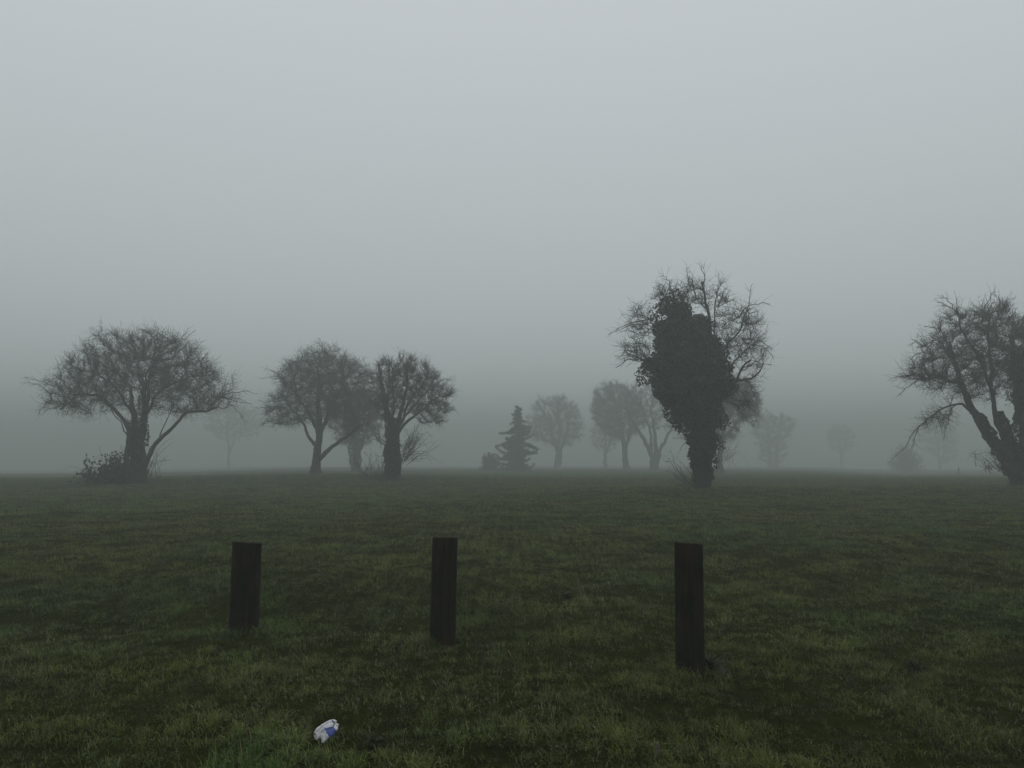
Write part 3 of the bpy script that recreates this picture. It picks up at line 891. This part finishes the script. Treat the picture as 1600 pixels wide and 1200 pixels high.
# ------------------------------------------------------------------ wooden posts
def wood_mat():
    m, t, b = mat('weathered_timber', (0.03, 0.025, 0.02), 0.9, 0.1)
    tcn = N(t, 'ShaderNodeTexCoord')
    mp = N(t, 'ShaderNodeMapping'); mp.inputs['Scale'].default_value = (1, 1, 0.07)
    t.links.new(tcn.outputs['Object'], mp.inputs[0])
    g = N(t, 'ShaderNodeTexNoise'); g.inputs['Scale'].default_value = 60; g.inputs['Detail'].default_value = 6; g.inputs['Roughness'].default_value = 0.7
    t.links.new(mp.outputs[0], g.inputs['Vector'])
    p = N(t, 'ShaderNodeTexNoise'); p.inputs['Scale'].default_value = 6; p.inputs['Detail'].default_value = 4
    t.links.new(tcn.outputs['Object'], p.inputs['Vector'])
    r1 = N(t, 'ShaderNodeValToRGB'); e = r1.color_ramp.elements
    e[0].position = .42; e[0].color = (0.004, 0.004, 0.003, 1); e[1].position = .66; e[1].color = (0.032, 0.027, 0.017, 1)
    t.links.new(g.outputs['Fac'], r1.inputs[0])
    r2 = N(t, 'ShaderNodeValToRGB'); e = r2.color_ramp.elements
    e[0].position = .42; e[0].color = (0.008, 0.010, 0.005, 1); e[1].position = .62; e[1].color = (0.034, 0.018, 0.010, 1)
    t.links.new(p.outputs['Fac'], r2.inputs[0])
    mm = N(t, 'ShaderNodeMix', data_type='RGBA'); mm.inputs['Factor'].default_value = .45
    t.links.new(r1.outputs[0], mm.inputs['A']); t.links.new(r2.outputs[0], mm.inputs['B'])
    t.links.new(mm.outputs['Result'], b.inputs['Base Color'])
    bp = N(t, 'ShaderNodeBump'); bp.inputs['Strength'].default_value = .8; bp.inputs['Distance'].default_value = .006
    t.links.new(g.outputs['Fac'], bp.inputs['Height']); t.links.new(bp.outputs[0], b.inputs['Normal'])
    return m
M_WOOD = wood_mat()
make_stake(1498, 743, 70)

def make_post(pxb, pyb, pxt, pyt, wpx, tilt_side, label, seed):
    """base centre px, top centre px, width px"""
    rg = np.random.default_rng(seed)
    D = hit(pxb, pyb)
    b = at(pxb, pyb, D); bz = gz(b.x, b.y)
    D2 = D
    t = at(pxt, pyt, D)
    s = D / FPX
    rad = wpx * s / 2
    S = 40; K = 46
    h = t.z - bz
    ax = Vector((t.x - b.x, 0.012 * (rg.random() - .5), h))
    th = np.arange(S) / S * 2 * math.pi
    # grooves: radial checks running along the grain
    groove = 1 - 0.02 * (np.abs(((th * 3.1 + 1.7 * np.sin(th * 2 + seed)) % 1.3) - .6) < .12) + 0.02 * np.sin(th * 2 + seed) + 0.012 * np.sin(th * 5 + 2 * seed)
    crack = set(int(v) for v in rg.integers(0, S, 4))
    V = []
    zl = np.linspace(-0.15, 1, K)
    zl = np.append(zl, [1.0, 1.0, 1.0])
    for k, z in enumerate(zl):
        c = np.array([ax.x * z, ax.y * z, h * z])
        r = rad * (1 + 0.03 * (1 - z)) * groove * (1 + 0.006 * rg.standard_normal(S))
        for q in crack:
            dep = 0.05 * max(0, math.sin(z * 3.3 + q)) 
            r[q] *= 1 - dep
        if k == K - 1: r = r * 1.0
        inset = {K: 0.965, K + 1: 0.6, K + 2: 0.02}.get(k, 1.0)
        r = r * inset
        x = np.cos(th) * r; y = np.sin(th) * r
        # sawn top: plane sloping away from the path and a little sideways
        dz = 0
        if z > 0.9:
            f = (z - 0.9) / 0.1
            dz = f * (-y * 0.10 + x * tilt_side) + (0.006 if k >= K else 0) + (rg.normal(0, 0.0015, S) if k >= K - 1 else 0)
            if k == K + 2: dz = np.zeros(S) + 0.004
        V.append(np.stack([c[0] + x, c[1] + y, c[2] + dz + 0 * x], 1))
    V = np.concatenate(V)
    n = len(zl)
    i = (np.arange(n - 1)[:, None] * S + np.arange(S)[None]).ravel()
    j = (np.arange(n - 1)[:, None] * S + (np.arange(S)[None] + 1) % S).ravel()
    F = np.stack([i, j, j + S, i + S], 1)
    o = mesh_obj('wooden_post', V, F, M_WOOD, smooth=False)
    o.location = (b.x, b.y, bz)
    tag(o, label, 'post', 'row of short wooden posts in the grass')
    return o
make_post(380.5, 989, 386, 848, 43.5, -0.06, 'squat weathered wooden post, shortest and leftmost of the three', 3)
make_post(691, 1008, 695, 841, 39.5, -0.005, 'slim dark wooden post with level top, standing between the other two', 4)
make_post(1078.5, 1054, 1075.5, 850, 42.5, -0.07, 'tallest wooden post, dark broad-leaved weed at its foot', 8)

# ------------------------------------------------------------------ weed, tussocks, leaf, litter
def rosette(name, px, py, n, ln, wd, label, cat, seed, col, lean=0.9):
    rg = np.random.default_rng(seed)
    D = hit(px, py)
    p = at(px, py, D); bz = gz(p.x, p.y)
    V = []; F = []; C = []
    K = 7
    for i in range(n):
        az = rg.random() * 6.283; L = ln * (.5 + .7 * rg.random()); W = wd * (.6 + .6 * rg.random())
        a = 0.15 + rg.random() * lean; curl = 0.6 + rg.random() * 1.3
        d = np.array([math.cos(az), math.sin(az)]); sd = np.array([-d[1], d[0], 0])
        pos = np.array([rg.normal(0, .018), rg.normal(0, .018), 0.0]); tw_ = rg.normal(0, .5)
        base = len(V); c = np.array(col) * (.55 + .8 * rg.random())
        for k in range(K):
            t = k / (K - 1)
            wk = W * math.sin(math.pi * min(1, 0.08 + t * .9)) ** .8 * (1 - .25 * t)
            s2 = sd * math.cos(tw_ * t) + np.array([0, 0, 1]) * math.sin(tw_ * t)
            wav = rg.normal(0, W * .08)
            V += [pos - s2 * wk + [0, 0, wk * .35 + wav], pos, pos + s2 * wk + [0, 0, wk * .35 - wav]]
            C += [c, c * 1.25, c]
            ang = a + curl * t
            pos = pos + np.array([d[0] * math.sin(ang), d[1] * math.sin(ang), math.cos(ang)]) * L / (K - 1)
            pos[2] = max(pos[2], 0.004)
        for k in range(K - 1):
            q = base + 3 * k
            F += [(q, q + 1, q + 4, q + 3), (q + 1, q + 2, q + 5, q + 4)]
    o = mesh_obj(name, V, np.array(F), M_LEAF, col=np.array(C), smooth=True)
    o.location = (p.x, p.y, bz)
    tag(o, label, cat)
    return o
rosette('dock_weed', 1112, 1050, 34, 0.16, 0.015, 'dark withered broad-leaved weed at the foot of the tallest post', 'weed', 4, (0.028, 0.027, 0.018))
rosette('grass_tussock', 885, 938, 60, 0.11, 0.004, 'small dark grass tussock in the turf between the middle and tallest posts', 'grass tussock', 5, (0.015, 0.02, 0.008), 0.5)
rosette('grass_tussock', 588, 1166, 80, 0.085, 0.0035, 'dark wet grass tussock just right of the white packet', 'grass tussock', 6, (0.024, 0.027, 0.014), 0.7)
rosette('grass_tussock', 1432, 1050, 80, 0.11, 0.004, 'dark grass tussock in the turf to the right of the tallest post', 'grass tussock', 7, (0.014, 0.019, 0.008), 0.7)

def pale_leaf(px, py):
    D = hit(px, py)
    p = at(px, py, D); bz = gz(p.x, p.y)
    K = 10; V = []; F = []
    for k in range(K):
        t = k / (K - 1)
        wk = 0.014 * math.sin(math.pi * (0.05 + .93 * t)) ** .7
        z = 0.085 * t; x = 0.020 * t + 0.004 * math.sin(t * 5)
        for u in (-1, -.5, 0, .5, 1):
            V.append((x + wk * u, 0.006 * (u * u) - 0.01 * t * t, z + 0.002 * abs(u)))
        if k < K - 1:
            for j in range(4):
                q = k * 5 + j; F.append((q, q + 1, q + 6, q + 5))
    m = noise_mat('dead_leaf', (0.075, 0.073, 0.05), (0.12, 0.115, 0.08), 60, .7, .3, .002)
    o = mesh_obj('dead_leaf', V, np.array(F), m, smooth=True)
    o.modifiers.new('thickness', 'SOLIDIFY').thickness = 0.0008
    o.location = (p.x - 0.008, p.y, bz + 0.01)
    tag(o, 'pale dead leaf standing upright in the foreground grass below the tallest post', 'leaf')
pale_leaf(1026, 1193)

def inside(px_, py_, poly):
    c = np.zeros(px_.shape, bool); n = len(poly)
    for i in range(n):
        x1, y1 = poly[i]; x2, y2 = poly[(i + 1) % n]
        cond = ((y1 > py_) != (y2 > py_)) & (px_ < (x2 - x1) * (py_ - y1) / (y2 - y1 + 1e-9) + x1)
        c ^= cond
    return c

def litter(px, py):
    rg = np.random.default_rng(12)
    D = hit(px, py)
    p = at(px, py, D); bz = gz(p.x, p.y)
    s = D / FPX / 10
    out = [(500, 650), (530, 590), (600, 540), (660, 500), (720, 470), (780, 465), (822, 488), (815, 520), (862, 530), (852, 590), (862, 605), (830, 640), (800, 700),
           (745, 722), (722, 750), (690, 790), (650, 802), (636, 745), (610, 730), (580, 760), (535, 742), (510, 690)]
    blue = [(655, 612), (700, 612), (790, 588), (835, 628), (795, 705), (738, 718), (700, 680)]
    cx, cy = 670, 625
    O = np.array(out, float)
    O = np.concatenate([O, O[:1]]); 
    per = []
    for a, b in zip(O[:-1], O[1:]):
        m = max(2, int(np.hypot(*(b - a)) / 13))
        for k in range(m): per.append(a + (b - a) * k / m)
    per = np.array(per); S = len(per); K = 22
    t = np.linspace(0.02, 1, K)
    G = np.array([cx, cy]) + (per - [cx, cy])[None] * t[:, None, None]
    gx, gy = G[..., 0], G[..., 1]
    def ridge(ax_, ay_, bx_, by_, w_, h_):
        d = np.array([bx_ - ax_, by_ - ay_], float); L = np.hypot(*d); d /= L
        u = (gx - ax_) * d[0] + (gy - ay_) * d[1]; v = -(gx - ax_) * d[1] + (gy - ay_) * d[0]
        return h_ * np.clip(1 - np.abs(v) / w_, 0, 1) * np.clip(1 - np.maximum(-u, u - L) / 30, 0, 1)
    hgt = 55 * np.sqrt(1 - t ** 2.2)[:, None] * np.ones((1, S))
    hgt += ridge(545, 660, 650, 560, 22, -22) + ridge(650, 560, 760, 500, 26, 20) + ridge(655, 612, 720, 720, 26, 24) + ridge(740, 500, 815, 560, 18, -24)
    hgt += ridge(570, 700, 640, 640, 25, 18) + ridge(690, 650, 800, 610, 22, -10) + ridge(780, 560, 850, 560, 16, 14) + ridge(600, 540, 640, 640, 20, 10)
    hgt += 16 * (fbm(gx / 42, gy / 42, 4, 2) - .5)
    k_ = 1 / math.sin(R(62))
    X = (gx - cx) * s; Y = (cy - gy) * s * k_; Z = hgt * s
    top = np.stack([X, Y, Z], -1).reshape(-1, 3)
    bot = np.stack([X, Y, Z * 0 - 0.004 * (1 - t[:, None] ** 4)], -1).reshape(-1, 3)
    V = np.concatenate([top, bot])
    i = (np.arange(K - 1)[:, None] * S + np.arange(S)[None]).ravel()
    j = (np.arange(K - 1)[:, None] * S + (np.arange(S)[None] + 1) % S).ravel()
    Ft = np.stack([i, i + S, j + S, j], 1)
    Fb = Ft[:, ::-1] + S * K
    a = (K - 1) * S + np.arange(S); b = (K - 1) * S + (np.arange(S) + 1) % S
    Fs = np.stack([a, a + S * K, b + S * K, b], 1)
    c = np.stack([gx.ravel(), gy.ravel()], 1)[Ft].mean(1)
    fm = np.zeros(len(Ft), int)
    fm[inside(c[:, 0], c[:, 1], blue)] = 1
    def near_line(ax_, ay_, bx_, by_, w_):
        d = np.array([bx_ - ax_, by_ - ay_], float); L = np.hypot(*d); d /= L
        u = (c[:, 0] - ax_) * d[0] + (c[:, 1] - ay_) * d[1]; v = -(c[:, 0] - ax_) * d[1] + (c[:, 1] - ay_) * d[0]
        return (np.abs(v) < w_) & (u > 0) & (u < L)
    fm[near_line(560, 665, 640, 575, 7) | near_line(640, 575, 720, 510, 6) | near_line(735, 500, 800, 520, 8) | near_line(795, 520, 790, 590, 8)] = 2  # grey print lines, plus crease shade painted grey along the folds
    fm[near_line(510, 665, 545, 700, 12)] = 2
    fm = np.concatenate([fm, np.zeros(len(Fb) + len(Fs), int)])
    mw = noise_mat('white_film', (0.34, 0.34, 0.33), (0.60, 0.62, 0.65), 26, .4, .3, .002, spec=.4)
    mb = noise_mat('blue_print', (0.03, 0.05, 0.18), (0.045, 0.075, 0.26), 30, .4, .3, .002, spec=.4)
    mg = noise_mat('grey_print_crease_shade', (0.10, 0.10, 0.11), (0.18, 0.18, 0.20), 30, .4, .3, .002, spec=.4)
    o = mesh_obj('litter_packet', V, [np.concatenate([Ft, Fb, Fs])], [mw, mb, mg], fmat=fm, smooth=False)
    o.location = (p.x, p.y, bz + 0.050)
    o.rotation_euler = (R(42), 0, 0)
    tag(o, 'crumpled white packet with a blue patch lying in the grass', 'litter')
litter(508, 1158)

# ------------------------------------------------------------------ fog
def haze():
    x0, x1, y0, y1, z0, z1 = -1450, 1450, -70, 1450, -13, 12.8
    V = [(x, y, z) for x in (x0, x1) for y in (y0, y1) for z in (z0, z1)]
    F = np.array([(0, 1, 3, 2), (4, 6, 7, 5), (0, 4, 5, 1), (2, 3, 7, 6), (0, 2, 6, 4), (1, 5, 7, 3)])
    m = bpy.data.materials.new('fog')
    m.use_nodes = True
    t = m.node_tree; t.nodes.clear()
    pv = N(t, 'ShaderNodeVolumePrincipled')
    pv.inputs['Color'].default_value = (0.58, 0.63, 0.60, 1)
    pv.inputs['Density'].default_value = FOG_DENSITY
    pv.inputs['Anisotropy'].default_value = 0.4
    out = N(t, 'ShaderNodeOutputMaterial')
    t.links.new(pv.outputs[0], out.inputs['Volume'])
    o = mesh_obj('haze', V, F, m)
    tag(o, 'even grey fog filling the air over the field', 'fog', kind='stuff')
haze()
